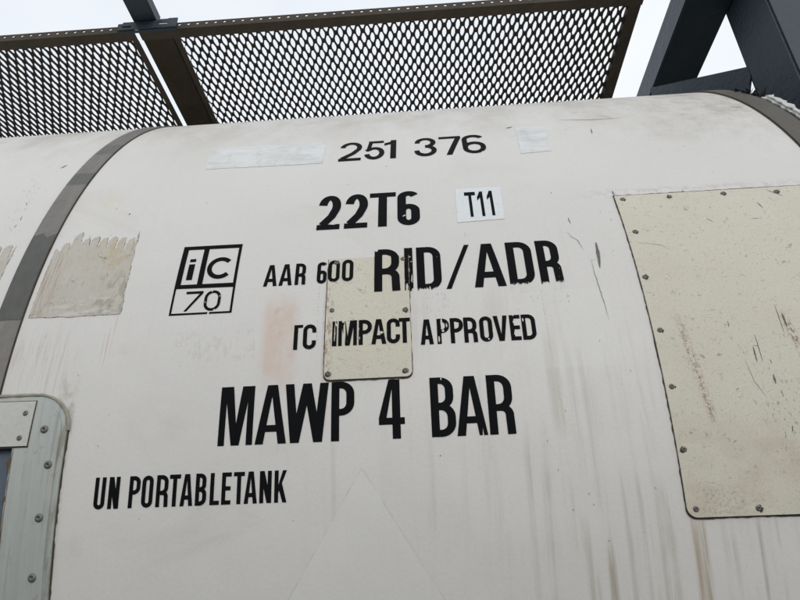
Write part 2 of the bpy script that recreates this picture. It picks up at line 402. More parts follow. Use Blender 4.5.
# ------------------------------------------------------------------ the tank
tank = empty('portable_tank', (0, 0, H - R))
tank['label'] = 'large white horizontal cylindrical tank with black stencilled lettering and riveted cream plates'
tank['category'] = 'tank'
HOLE = [(-.90, -.60), (-.645, -.60), (-.651, -.115), (-.90, -.115)]
def cladding(x0, x1, label):
    bm = bmesh.new(); L = 2 * pi * R; n = 440
    for i in range(n):
        t0, t1 = -L * .75 + i * L / n, -L * .75 + (i + 1) * L / n
        xs = [x0 + (x1 - x0) * k / 6 for k in range(7)]
        for a, b in zip(xs, xs[1:]): face(bm, [(a, t0), (b, t0), (b, t1), (a, t1)])
    bmesh.ops.remove_doubles(bm, verts=bm.verts, dist=1e-6)
    if x0 < -.66: cut(bm, HOLE)
    wrap(bm, 0.); bmesh.ops.remove_doubles(bm, verts=bm.verts, dist=1e-6)
    return build('cladding_sheet', bm, PAINT, tank, True, label)
cladding(-.722, .768, 'white cladding sheet carrying the black lettering')
cladding(-2.6, -.7225, 'plain white cladding sheet left of the steel band')
bm = bmesh.new(); NR = 14                     # dished end inside the frame
rings = [[bm.verts.new((.768 + .17 * sin(k / NR * pi / 2), -(R - .03) * cos(k / NR * pi / 2) * cos(a * pi / 48), (R - .03) * cos(k / NR * pi / 2) * sin(a * pi / 48))) for a in range(96)] for k in range(NR)]
for A, B in zip(rings, rings[1:]):
    for i in range(96): bm.faces.new((A[i], A[(i + 1) % 96], B[(i + 1) % 96], B[i]))
bm.faces.new(rings[-1]); bmesh.ops.recalc_face_normals(bm, faces=bm.faces)
build('dished_end', bm, BLACKF, tank, True)

def ringband(name, x0, x1, th, base, mat, label=None, lip=0.):
    bm = bmesh.new(); n = 400; L = 2 * pi * R
    prof = [(x0, base - .001), (x0, base + th), (x1, base + th), (x1, base - .001)]
    if lip: prof = [(x0, base - .001), (x0, base + th + lip), (x0 + .003, base + th + lip), (x0 + .0045, base + th), (x1 - .0045, base + th), (x1 - .003, base + th + lip), (x1, base + th + lip), (x1, base - .001)]
    uv = (bm.loops.layers.uv.get('UVMap') or bm.loops.layers.uv.new('UVMap')); rows = []
    for i in range(n): rows.append([bm.verts.new(S(x, -L * .75 + i * L / n, z)) for x, z in prof])
    for i in range(n):
        t0, t1 = -L * .75 + i * L / n, -L * .75 + (i + 1) * L / n
        for k in range(len(prof) - 1):
            A, B = rows[i], rows[(i + 1) % n]
            f = bm.faces.new((A[k], A[k + 1], B[k + 1], B[k]))
            for l, (xx, tt) in zip(f.loops, ((prof[k][0], t0), (prof[k + 1][0], t0), (prof[k + 1][0], t1), (prof[k][0], t1))): l[uv].uv = (xx, tt)
    bmesh.ops.recalc_face_normals(bm, faces=bm.faces)
    return build(name, bm, mat, tank, False, label)
ringband('band_seal', -.7420, -.6938, .0006, .0004, SEAL)
ringband('steel_band', -.740, -.6955, .0018, .0012, BAND, 'dull grey steel band round the tank')
ringband('band_seal', .7375, .790, .0006, .0004, SEAL)
ringband('steel_band', .7400, .788, .0025, .0012, DBAND, 'dark weathered band at the tank end')

# torn lining and black flaps showing past the end band
def strip(x0, x1, ts, te, amp, seed, step=.011):
    rnd = random.Random(seed); a, b = [], []; t = ts
    while t <= te:
        a.append((x0 + rnd.uniform(-amp, amp), t)); b.append((x1 + rnd.uniform(-amp, amp), t)); t += step * rnd.uniform(.6, 1.4)
    return a, b
def stripmesh(name, x0, x1, ts, te, amp, base, th, mat, seed, step=.011):
    a, b = strip(x0, x1, ts, te, amp, seed, step); rnd = random.Random(seed + 5)
    bm = bmesh.new(); A = [bm.verts.new((p[0], p[1], rnd.uniform(-.001, .001))) for p in a]; B = [bm.verts.new((p[0], p[1], rnd.uniform(-.001, .003))) for p in b]
    for i in range(len(a) - 1): bm.faces.new((A[i], B[i], B[i + 1], A[i + 1]))
    r = bmesh.ops.extrude_face_region(bm, geom=bm.faces[:]); bmesh.ops.translate(bm, verts=[g for g in r['geom'] if isinstance(g, bmesh.types.BMVert)], vec=(0, 0, th))
    wrap(bm, base); bmesh.ops.recalc_face_normals(bm, faces=bm.faces)
    return build(name, bm, mat, tank)
stripmesh('torn_lining', .7955, .8150, .40, .735, .0032, .000, .004, TORN, 3, .009)
stripmesh('torn_lining', .800, .8125, .43, .725, .0030, .006, .003, TORN, 9, .013)
stripmesh('sheet_edge', .786, .800, .30, .80, .002, -.004, .004, BLACKF, 4, .02)
bm = bmesh.new(); rnd = random.Random(12)
for i in range(16):
    t = .725 + rnd.uniform(0, .15); x = .792 + rnd.uniform(-.006, .02); h = rnd.uniform(.006, .022)
    vs = [bm.verts.new(S(x + rnd.uniform(-.012, .012), t + rnd.uniform(-.014, .014), z)) for z in (-.01, -.004, h, h * .6)]
    for q in ((0, 1, 2), (0, 2, 3), (1, 2, 3), (0, 1, 3)): bm.faces.new([vs[k] for k in q])
fl = build('torn_flap', bm, BLACKF, tank); fl['kind'] = 'stuff'

# ------------------------------------------------------------------ rivets
def rivet_mesh(name, r, mat):
    bm = bmesh.new(); prof = [(0, .10), (.26, .10), (.32, .42), (.62, .40), (.90, .22), (1, .10), (1.02, -.1)]
    n = 16; rows = []
    for p in prof:
        if p[0] == 0: rows.append([bm.verts.new((0, 0, p[1] * r))] * n)
        else: rows.append([bm.verts.new((p[0] * r * cos(2 * pi * k / n), p[0] * r * sin(2 * pi * k / n), p[1] * r)) for k in range(n)])
    for a, b in zip(rows, rows[1:]):
        for k in range(n):
            q = [a[k], b[k], b[(k + 1) % n], a[(k + 1) % n]]
            q = list(dict.fromkeys(q)); bm.faces.new(q)
    bmesh.ops.recalc_face_normals(bm, faces=bm.faces)
    me = bpy.data.meshes.new(name); bm.to_mesh(me); bm.free(); me.materials.append(mat)
    for p in me.polygons: p.use_smooth = True
    return me
RM = rivet_mesh('rivet', .0042, RIVET); RB = rivet_mesh('large_rivet', .0062, RIVET)
def disc_mesh():
    bm = bmesh.new(); n = 14; c = bm.verts.new((0, 0, .0004)); rnd = random.Random(2)
    ring = [bm.verts.new((.0058 * rnd.uniform(.85, 1.15) * cos(2 * pi * k / n), .0058 * rnd.uniform(.85, 1.15) * sin(2 * pi * k / n) - .0006, .00025)) for k in range(n)]
    for k in range(n): bm.faces.new((c, ring[k], ring[(k + 1) % n]))
    me = bpy.data.meshes.new('rivet_washer'); bm.to_mesh(me); bm.free(); me.materials.append(SEAL); return me
DISC = disc_mesh()
def rivet(x, t, z, parent, me=RM):
    a = pi / 2 - t / R + random.uniform(-.12, .12)
    if me is RM and z > .0025 and z < .005: link('rivet_stain', DISC, S(x, t, z - .0005) + Vector((0, 0, H)), parent, (pi / 2 - t / R, 0, random.uniform(-.5, .5)))
    link('rivet', me, S(x, t, z) + Vector((0, 0, H)), parent, (a, random.uniform(-.12, .12), 0))

# ------------------------------------------------------------------ riveted plates
SP = (-.1705, -.0315, -.0415, .1880)          # small plate x0, x1, t0, t1
BP = (.349, 1.0, -.2635, .3065)
def plate(rc, rad, name, label, th):
    x0, x1, y0, y1 = rc
    sheet(name + '_seal', ragged(rrect(x0 - .0014, x1 + .0008, y0 - .0026, y1 + (.0045 if x0 > 0 else .0008), rad), .0007, .007, 5), .0009, .0002, SEAL, tank)
    return sheet(name, rrect(x0, x1, y0, y1, rad), th, .0008, PLATE, tank, label)
small = plate(SP, (.010, .010, 0, 0), 'riveted_plate', 'small cream plate riveted on under the lettering', .0022)
for x, t in ((-.157, .179), (-.041, .180), (-.161, .081), (-.040, .075), (-.163, -.032), (-.041, -.032)): rivet(x, t, .003, small)
big = plate((BP[0], .7355, BP[2], BP[3]), (.014, 0, 0, 0), 'riveted_plate', 'big square cream plate riveted on at the right', .0028)
for x, t in ((.361, .296), (.446, .296), (.540, .296), (.633, .293), (.363, .212), (.357, .114), (.359, .015), (.358, -.077), (.358, -.17), (.361, -.252), (.447, -.254), (.545, -.254), (.64, -.254), (.722, .293), (.722, -.254), (.722, .2), (.722, .05), (.722, -.1)):
    rivet(x, t, .0036, big)
def drop(x, y):                                # height of the surface under a letter
    return .0034 if SP[0] <= x <= SP[1] and SP[2] <= y <= SP[3] else .0005

# ------------------------------------------------------------------ lettering: every character is cut from flat film
def ell(cx, cy, rx, ry, a0, a1, n=12):
    return [(cx + rx * cos(radians(a0 + (a1 - a0) * k / n)), cy + ry * sin(radians(a0 + (a1 - a0) * k / n))) for k in range(n + 1)]
def ribbon(pts, s, b, closed=False):
    """quads of a pen stroke: s wide where it runs upright, b wide where it runs level"""
    n = len(pts); P = [Vector(p) for p in pts]; L, Rr = [], []
    for i in range(n):
        if closed: a, c = P[i - 1], P[(i + 1) % n]
        else: a, c = P[max(i - 1, 0)], P[min(i + 1, n - 1)]
        d1 = (P[i] - a).normalized() if (P[i] - a).length > 1e-9 else (c - P[i]).normalized()
        d2 = (c - P[i]).normalized() if (c - P[i]).length > 1e-9 else d1
        d = (d1 + d2).normalized(); nn = Vector((-d.y, d.x)); k = max(.5, d.dot(d1))
        hx = math.hypot(s * nn.x, b * nn.y) / 2 / k
        if abs(d1.dot(d2)) < .2: L.append(P[i] + Vector((math.copysign(s / 2, nn.x), math.copysign(b / 2, nn.y)))); Rr.append(P[i] - Vector((math.copysign(s / 2, nn.x), math.copysign(b / 2, nn.y))))
        else: L.append(P[i] + nn * hx); Rr.append(P[i] - nn * hx)
    return [(L[i], L[(i + 1) % n], Rr[(i + 1) % n], Rr[i]) for i in range(n if closed else n - 1)]
def rc(x0, x1, y0, y1): return [(x0, y0), (x1, y0), (x1, y1), (x0, y1)]
def round_path(w, h, s, b, k=1., x0=0., y0=0.):      # centre line of a rounded upright O
    rx = (w - s) / 2 * k; ry = min(rx * 1.05, (h - b) / 2); xa, xb, ya, yb = x0 + s / 2, x0 + w - s / 2, y0 + b / 2, y0 + h - b / 2
    return ell(xa + rx, ya + ry, rx, ry, 180, 270, 6) + ell(xb - rx, ya + ry, rx, ry, 270, 360, 6) + ell(xb - rx, yb - ry, rx, ry, 0, 90, 6) + ell(xa + rx, yb - ry, rx, ry, 90, 180, 6)
def bowl(w, s, b, y0, y1, r=None):                    # right-hand bowl of D, P, R, B
    xa, xb, ya, yb = s * .6, w - s / 2, y0 + b / 2, y1 - b / 2
    r = min(r or (w - s) * .62, (yb - ya) / 2, xb - xa)
    return ribbon([(xa, yb), (xb - r, yb)] + ell(xb - r, yb - r, r, r, 90, 0, 6)[1:] + ell(xb - r, ya + r, r, r, 0, -90, 6) + [(xa, ya)], s, b)
def glyph(c, w, h, s, b):
    q = []
    if c in 'O0': q += ribbon(round_path(w, h, s, b), s, b, True)
    elif c == 'I': q += [rc(0, w, 0, h)]
    elif c == 'L': q += [rc(0, s, 0, h), rc(s, w, 0, b)]
    elif c == 'E': q += [rc(0, s, 0, h), rc(s, w * .97, 0, b), rc(s, w, h - b, h), rc(s, w * .93, h * .5 - b / 2, h * .5 + b / 2)]
    elif c == 'T': q += [rc(w / 2 - s / 2, w / 2 + s / 2, 0, h - b), rc(0, w, h - b, h)]
    elif c == 'G': q += [rc(0, s, 0, h), rc(s, w, h - b * .8, h)]        # what is left of a T
    elif c == 'D': q += [rc(0, s, 0, h)] + bowl(w, s, b, 0, h, (w - s) * .55)
    elif c == 'P': q += [rc(0, s, 0, h)] + bowl(w, s, b, h * .42, h)
    elif c == 'B': q += [rc(0, s, 0, h)] + bowl(w * .95, s, b, h * .5 - b * .45, h) + bowl(w, s, b, 0, h * .5 + b * .45)
    elif c == 'R':
        xb = w - s / 2; ym = h * .44; r = (w - s) * .45
        q += [rc(0, s, 0, h)] + bowl(w * .97, s, b, ym - b / 2, h)
        q += ribbon([(s * .8, ym)] + ell(xb - r - .02 * w, ym - r, r, r, 90, 10, 6) + [(xb, 0)], s, b)
    elif c == 'A':
        a = s * 1.28; m_ = w / 2; hi = h * .80
        q += [[(0, 0), (s * 1.02, 0), (m_, hi), (m_, h), (m_ - a / 2, h)], [(w - s * 1.02, 0), (w, 0), (m_ + a / 2, h), (m_, h), (m_, hi)]]
        y0, y1 = h * .20, h * .20 + b; f = lambda y: s + (m_ - s) * y / hi - s * .05
        q += [[(f(y0), y0), (w - f(y0), y0), (w - f(y1), y1), (f(y1), y1)]]
    elif c == 'V':
        m_ = w / 2; a = s * .62
        q += [[(0, h), (s * 1.05, h), (m_, h * .26), (m_, 0), (m_ - a, 0)][::-1], [(w, h), (w - s * 1.05, h), (m_, h * .26), (m_, 0), (m_ + a, 0)]]
    elif c == 'M':
        m_ = w / 2; a = s * .62
        q += [rc(0, s, 0, h), rc(w - s, w, 0, h)]
        q += [[(s, h), (s * 1.95, h), (m_, h * .36), (m_, 0), (m_ - a, 0), (s, h * .72)], [(w - s, h), (w - s * 1.95, h), (m_, h * .36), (m_, 0), (m_ + a, 0), (w - s, h * .72)]]
    elif c == 'W':
        for x0, x1 in ((0, .245 * w), (.505 * w, .245 * w), (.505 * w, .765 * w), (w, .765 * w)):
            a = s * .54; x0 = min(max(x0, a), w - a)
            q += [[(x1 - a, 0), (x1 + a, 0), (x0 + a, h), (x0 - a, h)]]
    elif c == 'N': q += [rc(0, s, 0, h), rc(w - s, w, 0, h), [(w - s * 1.15, 0), (w, 0), (s * 1.15, h), (0, h)]]
    elif c == 'K': q += [rc(0, s, 0, h), [(s, h * .30), (s, h * .55), (w - s, h), (w, h)], [(w - s, 0), (w, 0), (s * 1.75, h * .66), (s * .95, h * .48)]]
    elif c == 'U':
        r = (w - s) / 2
        q += ribbon([(s / 2, h)] + ell(w / 2, r + b / 2, r, r, 180, 360, 12) + [(w - s / 2, h)], s, b)
    elif c == 'C':
        r = (w - s) / 2
        q += ribbon([(w - s / 2, h * .66), (w - s / 2, h - b / 2 - r)] + ell(w / 2, h - b / 2 - r, r, r, 0, 180, 12)[1:] + ell(w / 2, b / 2 + r, r, r, 180, 360, 12) + [(w - s / 2, h * .34)], s, b)
    elif c == 'c':
        q += ribbon(ell(w / 2, h / 2, (w - s) / 2 * 1.08, (h - b) / 2, 42, 318, 22), s, b)
    elif c == 'i': q += [rc(0, w, 0, h * .745), rc(0, w, h * .86, h)]
    elif c == '/': q += [[(0, 0), (s, 0), (w, h), (w - s, h)]]
    elif c == '1': q += [rc(w - s, w, 0, h), [(0, h * .70), (w - s, h * .76), (w - s, h), (w - s * .75, h), (w - s * 1.1, h * .90), (0, h * .83)]]
    elif c == 'l': q += [rc(w - s, w, 0, h), [(0, h * .62), (w - s, h * .74), (w - s, h), (w - s * .9, h), (0, h * .76)]]
    elif c == '7': q += [rc(0, w, h - b, h), [(w * .28, 0), (w * .28 + s * 1.12, 0), (w, h - b), (w - s * 1.1, h - b)]]
    elif c == 'z': q += [rc(0, w, h - b, h), [(w * .02, 0), (s * 1.1, 0), (w, h - b), (w - s * 1.15, h - b)]]
    elif c == '2':
        rx, ry = (w - s) / 2, h * .26
        q += [rc(0, w, 0, b)] + ribbon([(s / 2, h * .70)] + ell(w / 2, h - b / 2 - ry, rx, ry, 165, -25, 16) + [(w * .62, h * .36), (s * .62, b * .9)], s, b)
    elif c == '5':
        rx, ry = (w - s) / 2, (h * .64 - b) / 2; cy = b / 2 + ry
        q += [rc(w * .18, w * .94, h - b, h), [(w * .08, h * .42), (w * .08 + s * .85, h * .45), (w * .18 + s * .8, h - b), (w * .18, h - b)]]
        q += ribbon([(w * .10, h * .46)] + ell(w / 2, cy, rx, ry, 128, -150, 20) + [(s * .55, h * .27)], s, b)
    elif c == '3':
        r1 = (h - b) / 4
        q += ribbon([(s * .6, h * .70)] + ell(w / 2, h - b / 2 - r1, (w - s) / 2 * .94, r1, 160, -90, 14) , s, b)
        q += ribbon(ell(w / 2, b / 2 + r1, (w - s) / 2, r1, 90, -160, 14) + [(s * .5, h * .30)], s, b)
    elif c == '6':
        rx = (w - s) / 2; r2 = min(h * .31 - b / 2, rx * 1.35)
        q += ribbon(round_path(w, h * .60, s, b), s, b, True) if h > 1.4 * w else ribbon(ell(w / 2, b / 2 + r2, rx, r2, 0, 360, 24)[:-1], s, b, True)
        q += ribbon([(s / 2, b / 2 + (h * .3 if h > 1.4 * w else r2))] + [(s / 2, h - b / 2 - rx * 1.0)] * (h > 1.4 * w) + ell(w / 2, h - b / 2 - min(rx, h * .3), rx, min(rx, h * .3), 180, 25, 12)[1:], s, b)
    elif c == '4': q += [rc(w * .52, w * .52 + s, 0, h), rc(0, w * .52, h * .235, h * .235 + b), rc(w * .52 + s, w, h * .235, h * .235 + b), [(0, h * .235 + b), (s * .95, h * .235 + b), (w * .52, h * .84), (w * .52, h), (w * .40, h)]]
    return q
names = {'/': 'slash'}
def letter(c, x0, x1, t0, t1, s, b, mat, parent, word, z=.0006, cuts=(), show=None, drape=True):
    bm = bmesh.new()
    for k, poly in enumerate(glyph(c, x1 - x0, t1 - t0, s, b)):
        for v in face(bm, [(x0 + p[0], t0 + p[1]) for p in poly]).verts: v.co.z = k * 1.2e-5
    bmesh.ops.triangulate(bm, faces=bm.faces)
    for p in cuts: cut(bm, p)
    slices(bm, t0, t1, .012)
    crosses = drape and (x0 < SP[1] + .001 and x1 > SP[0] - .001 and t0 < SP[3] and t1 > SP[2])
    if crosses:
        for ax, e in ((0, SP[0]), (0, SP[1]), (1, SP[2]), (1, SP[3])):
            for d in (-.0004, .00005):
                bmesh.ops.bisect_plane(bm, geom=bm.verts[:] + bm.edges[:] + bm.faces[:], plane_co=(e + d, 0, 0) if ax == 0 else (0, e + d, 0), plane_no=(1, 0, 0) if ax == 0 else (0, 1, 0))
    wrap(bm, (lambda x, y: drop(x, y) + z - .0003) if crosses else z)
    ch = show or c
    return build('digit' if ch in '0123456789' else 'slash' if ch == '/' else 'letter', bm, mat, parent, False, 'black %s of the marking "%s"' % (('digit ' if ch in '0123456789' else 'letter ' if ch != '/' else 'slash ') + (ch if ch != '/' else ''), word) if ch != '/' else 'black slash of the marking "%s"' % word)
def word(txt, t0, t1, s, b, mats, items, cuts={}, **kw):
    for k, it in enumerate(items):
        c, x0, x1 = it[:3]; show = it[3] if len(it) > 3 else None
        m = mats[k] if isinstance(mats, (list, tuple)) else mats
        ss = it[4] if len(it) > 4 else s
        letter(c, x0, x1, t0, t1, ss, b, m, tank, txt, cuts=cuts.get(k, ()), show=show, **kw)
def nick(x, y, r, seed, n=5, sx=1., sy=1.):
    rnd = random.Random(seed); return [(x + r * sx * rnd.uniform(.7, 1.2) * cos(2 * pi * k / n), y + r * sy * rnd.uniform(.7, 1.2) * sin(2 * pi * k / n)) for k in range(n)]
word('251 376', .4915, .5862, .0108, .0120, VIN, [('2', -.1739, -.1264), ('5', -.1205, -.0774), ('1', -.0785, -.0526, None, .0122), ('3', -.0141, .0332), ('7', .0392, .0863), ('6', .0882, .1362)],
     {5: [nick(.128, .4975, .003, 2)]})
word('22T6', .2635, .3617, .0162, .0135, VIN, [('2', -.199, -.1564), ('2', -.1482, -.1052), ('T', -.1022, -.0525), ('6', -.0496, -.008)],
     {0: [nick(-.1675, .2785, .0036, 4, sx=1.6)], 3: [nick(-.0362, .2905, .0030, 7), nick(-.0388, .2885, .0022, 8)]})
word('AAR 600', .1376, .1840, .0064, .0066, [VIN, VIN, VIN, VIN, VINW, VINW], [('A', -.283, -.2593), ('A', -.2562, -.2332), ('R', -.2284, -.2097), ('6', -.1903, -.1733), ('0', -.1704, -.1505, None, .0062), ('0', -.1464, -.1269)])
word('RID/ADR', .1128, .2062, .0136, .0124, [VIN, VINW, VINR, VIN, VIN, VINR, VINR], [('R', -.0906, -.0464), ('I', -.0388, -.0245), ('D', -.0179, .024), ('/', .0307, .0748, None, .0085), ('A', .0782, .1313), ('D', .1372, .1803), ('R', .1887, .2268)],
     {0: [nick(-.0875, .2045, .004, 3), nick(-.048, .194, .003, 5)],
      1: [nick(-.0295, .186, .0022, 11), nick(-.027, .175, .0018, 12), nick(-.031, .155, .0018, 13, sy=4.), nick(-.0265, .138, .0014, 14, sy=7.), nick(-.035, .12, .002, 15, sy=5.), nick(-.0245, .112, .004, 16, sy=2.)]})
word('TC', .0130, .0577, .0067, .0066, VINW, [('G', -.2225, -.208, 'T'), ('C', -.2072, -.1857)])
word('IMPACT', .0148, .0595, .0067, .0066, VINW, [('I', -.1589, -.1515), ('M', -.1489, -.1187, None, .0058), ('P', -.1158, -.0943), ('A', -.0952, -.0713), ('C', -.0702, -.049), ('T', -.0506, -.0323)],
     {0: [nick(-.1550, .036, .0011, 20, sy=16.)], 1: [nick(-.139, .035, .0028, 21, sy=9., sx=.9), nick(-.141, .060, .003, 22, sy=2.)], 3: [nick(-.0795, .0355, .0035, 23, sx=1.2)], 5: [nick(-.033, .02, .004, 24, sy=4.)]})
word('APPROVED', .0112, .0562, .0067, .0066, VINW, [('A', -.0162, .0048), ('P', .0107, .0304), ('P', .0321, .053), ('R', .0538, .0752), ('O', .0791, .0997), ('V', .1018, .1244), ('E', .1277, .1447), ('D', .1467, .1685)],
     {1: [nick(.0185, .050, .0028, 31, sx=.8, sy=3.), nick(.0205, .034, .0028, 32, sx=1., sy=1.), nick(.0135, .020, .0014, 33, sy=5.)], 2: [nick(.045, .046, .0022, 34)],
      6: [nick(.1355, .0235, .0036, 35, sx=.8), nick(.1355, .043, .0040, 36, sx=.8, sy=.9), nick(.1345, .0555, .0018, 37, sx=.6)], 7: [nick(.1495, .047, .0025, 38, sx=.6, sy=2.)], 4: [nick(.0925, .016, .002, 39)]})
word('MAWP 4 BAR', -.1370, -.0450, .0124, .0104, VIN, [('M', -.3325, -.2791, None, .0100), ('A', -.2752, -.227), ('W', -.2308, -.1627, None, .0125), ('P', -.1583, -.1226), ('4', -.0851, -.0456), ('B', -.0055, .0318), ('A', .0325, .0784, None, .0125), ('R', .0815, .1203)],
     {6: [[(.0700, -.1371), (.0722, -.1371), (.0712, -.125)]], 5: [nick(.0125, -.0475, .0012, 41, sy=2.)]}, drape=False)
word('UN PORTABLETANK', -.2222, -.1763, .0060, .0060, VIN, [('U', -.516, -.4993), ('N', -.4944, -.4777), ('P', -.463, -.446), ('O', -.4432, -.4261), ('R', -.4213, -.4026), ('T', -.4017, -.3849), ('A', -.3845, -.3652),
     ('B', -.3616, -.3448), ('L', -.3395, -.3252), ('E', -.322, -.3075), ('T', -.3042, -.2877), ('A', -.288, -.2683), ('N', -.2648, -.2469), ('K', -.2426, -.2242)])

# the boxed "ic 70" mark
bm = bmesh.new()
for q in ([(-.4389, .0880), (-.3313, .0880), (-.3313, .0916), (-.4389, .0916)], [(-.4389, .0916), (-.4352, .0916), (-.4352, .1433), (-.4389, .1433)], [(-.3352, .0916), (-.3313, .0916), (-.3313, .1411), (-.3352, .1411)],
          [(-.4389, .1422), (-.3313, .1408), (-.3313, .1498), (-.4389, .1504)], [(-.4389, .1504), (-.4290, .1504), (-.4290, .2309), (-.4389, .2309)], [(-.4003, .1500), (-.3908, .1500), (-.3908, .2309), (-.4003, .2309)],
          [(-.3366, .1498), (-.3313, .1498), (-.3313, .2303), (-.3366, .2303)], [(-.4389, .2309), (-.3313, .2300), (-.3313, .2388), (-.4389, .2392)]): face(bm, q)
cut(bm, [(-.3735, .0870), (-.3705, .0870), (-.3695, .0925), (-.3725, .0925)])
slices(bm, .088, .239, .012); wrap(bm, .0006)
mark = build('code_box', bm, VIN, tank, False, 'black box outline framing the marks "ic" and "70"')
letter('i', -.4218, -.4110, .1606, .2080, .0108, .006, VIN, mark, 'ic')
letter('c', -.3863, -.3420, .1600, .2089, .0085, .0085, VIN, mark, 'ic')
letter('z', -.4155, -.3858, .0951, .1352, .0050, .0050, VIN, mark, '70', show='7')
letter('0', -.3819, -.3535, .0940, .1352, .0050, .0050, VIN, mark, '70', cuts=[nick(-.362, .0945, .0035, 51, sx=.5), nick(-.3705, .1345, .0028, 52, sx=.5), nick(-.3555, .123, .0012, 53, sy=2.), nick(-.380, .112, .001, 54, sy=2)])

# ------------------------------------------------------------------ stickers, tape and label remains
stk = sheet('sticker', ragged([(.0590, .2625), (.1449, .2658), (.1470, .3593), (.0614, .3593)], .0005, .01, 3), .0003, .0004, STICK, tank, 'white rectangular sticker printed T11')
letter('T', .0769, .0973, .2752, .3470, .0054, .0105, VIN, stk, 'T11', z=.0010)
letter('l', .1001, .1111, .2752, .3470, .0054, .0105, VIN, stk, 'T11', z=.0010, show='1')
letter('l', .1184, .1292, .2758, .3476, .0054, .0105, VIN, stk, 'T11', z=.0010, show='1')
sheet('tape_strip', ragged([(-.456, .494), (-.207, .488), (-.209, .598), (-.466, .602)], .0012, .012, 8), .0003, .0004, TAPE, tank, 'long silvery tape strip left of the number 251 376')
sheet('tape_strip', ragged([(.203, .477), (.265, .481), (.273, .612), (.210, .616)], .0008, .012, 9), .0003, .0004, TAPE, tank, 'short silvery tape piece right of the number 251 376')
def tooth(x0, x1, t, n, seed):               # ragged, tooth-like upper edge of a torn label
    rnd = random.Random(seed); out = []; w = (x1 - x0) / n
    for k in range(n):
        a = x1 - k * w; h = rnd.uniform(-.012, .014); g = t + h - rnd.uniform(.012, .040); e = rnd.uniform(.04, .25) * w
        out += [(a - w * .04, g), (a - w * .04 - e * .6, t + h - .004), (a - w * .30, t + h + rnd.uniform(-.001, .004)), (a - w * .42, t + h + rnd.uniform(-.003, .003)), (a - w * .62, t + h - .001), (a - w * .86 + e * .3, t + h - .008), (a - w * .88, g + .003)]
    return out
def grow(pts, k):
    n = len(pts); out = []
    for i in range(n):
        a, b = Vector(pts[i - 1]), Vector(pts[(i + 1) % n]); d = (b - a).normalized(); out.append((pts[i][0] + d.y * k, pts[i][1] - d.x * k))
    return out
def label_remains(pts, text):
    sheet('label_edge', grow(pts, .0008), 0, .00035, EDGE, tank)
    sheet('worn_label', pts, .0003, .0005, LABEL, tank, text)
label_remains(ragged([(-.685, .098), (-.600, .096), (-.524, .097), (-.529, .20), (-.5345, .288)], .0012, .012, 10, (0, 1, 2, 3)) + tooth(-.676, -.536, .278, 8, 14)+ [(-.684, .255)], 'torn cream label remains right of the steel band')
label_remains(ragged([(-1.05, .095), (-.768, .098), (-.766, .19), (-.765, .268)], .0020, .012, 11, (0, 1, 2)) + tooth(-1.03, -.77, .262, 13, 6), 'torn cream label remains left of the steel band')
sheet('band_residue', ragged([(-.7393, .094), (-.6962, .094), (-.6962, .292), (-.712, .283), (-.722, .296), (-.7393, .288)], .0010, .010, 12, (0, 2, 3, 4)), .0003, .0031, DLABEL, tank, 'dark label residue across the steel band')

# ------------------------------------------------------------------ scratches and chips with a shape of their own
bm = bmesh.new()
def scratch(pts, w, jag=.0006, seed=0):
    rnd = random.Random(seed); P = [Vector(p) for p in pts]; Q = []
    for a, b in zip(P, P[1:]):
        n = max(1, int((b - a).length / .006))
        for k in range(n): Q.append(a.lerp(b, k / n) + Vector((rnd.uniform(-jag, jag), rnd.uniform(-jag, jag))))
    Q.append(P[-1]); n = len(Q)
    for i in range(n - 1):
        d = (Q[i + 1] - Q[i]).normalized(); nn = Vector((-d.y, d.x))
        w0 = w * (.25 + sin(pi * i / (n - 1)) * rnd.uniform(.6, 1)); w1 = w * (.25 + sin(pi * (i + 1) / (n - 1)) * rnd.uniform(.6, 1))
        f = face(bm, [Q[i] + nn * w0, Q[i] - nn * w0, Q[i + 1] - nn * w1, Q[i + 1] + nn * w1])
scratch([(.2932, .1950), (.2922, .168), (.2895, .1400)], .0026, .0002, 1)
for pts, w in (([(.2788, .1575), (.2863, .1566)], .0007), ([(.278, .158), (.2782, .1318), (.2813, .0953), (.2854, .0388)], .0004), ([(.2489, .2237), (.2537, .2113), (.264, .201), (.2687, .18)], .0004),
               ([(.3129, .652), (.3799, .6381), (.4503, .6378)], .0009), ([(.40, .668), (.4127, .6606), (.4296, .6425)], .0005), ([(.352, .70), (.372, .712)], .0005), ([(.1905, .616), (.2052, .622)], .0022), ([(.368, .579), (.3634, .5506)], .0010),
               ([(.6952, .6705), (.725, .660)], .0010), ([(.575, .636), (.59, .633)], .0006), ([(.2568, .259), (.2590, .243)], .0008), ([(.3505, .312), (.3505, .326)], .0012), ([(.4745, .309), (.4755, .316)], .0022),
               ([(-.8001, .401), (-.797, .392)], .002), ([(-.79, .3535), (-.7885, .3433)], .002), ([(-.7897, .3288), (-.7915, .321)], .0018), ([(-.79, .545), (-.782, .56)], .0018),
               ([(-.602, -.345), (-.6015, -.40)], .0014)):
    scratch(pts, w, .0005, int(w * 1e6))
rnd = random.Random(5)
for k in range(26): y = .10 - k * .0048; scratch([(.186 + rnd.uniform(-.0008, .0008), y), (.186 + rnd.uniform(-.0008, .0008), y - rnd.uniform(.001, .003))], rnd.uniform(.0003, .0008), 0, k)
for k in range(16): y = .132 - k * .0068; scratch([(-.1845 + rnd.uniform(-.001, .001), y), (-.1845, y - rnd.uniform(.001, .003))], rnd.uniform(.0003, .0009), 0, k)
for k in range(60):   # crumbs below the frayed letters
    x = rnd.choice((.005, .15, .215, .02)) + rnd.gauss(0, .012); y = rnd.uniform(.062, .112)
    scratch([(x, y), (x + rnd.uniform(-.001, .001), y - rnd.uniform(.001, .0045))], rnd.uniform(.0002, .0007), 0, k)
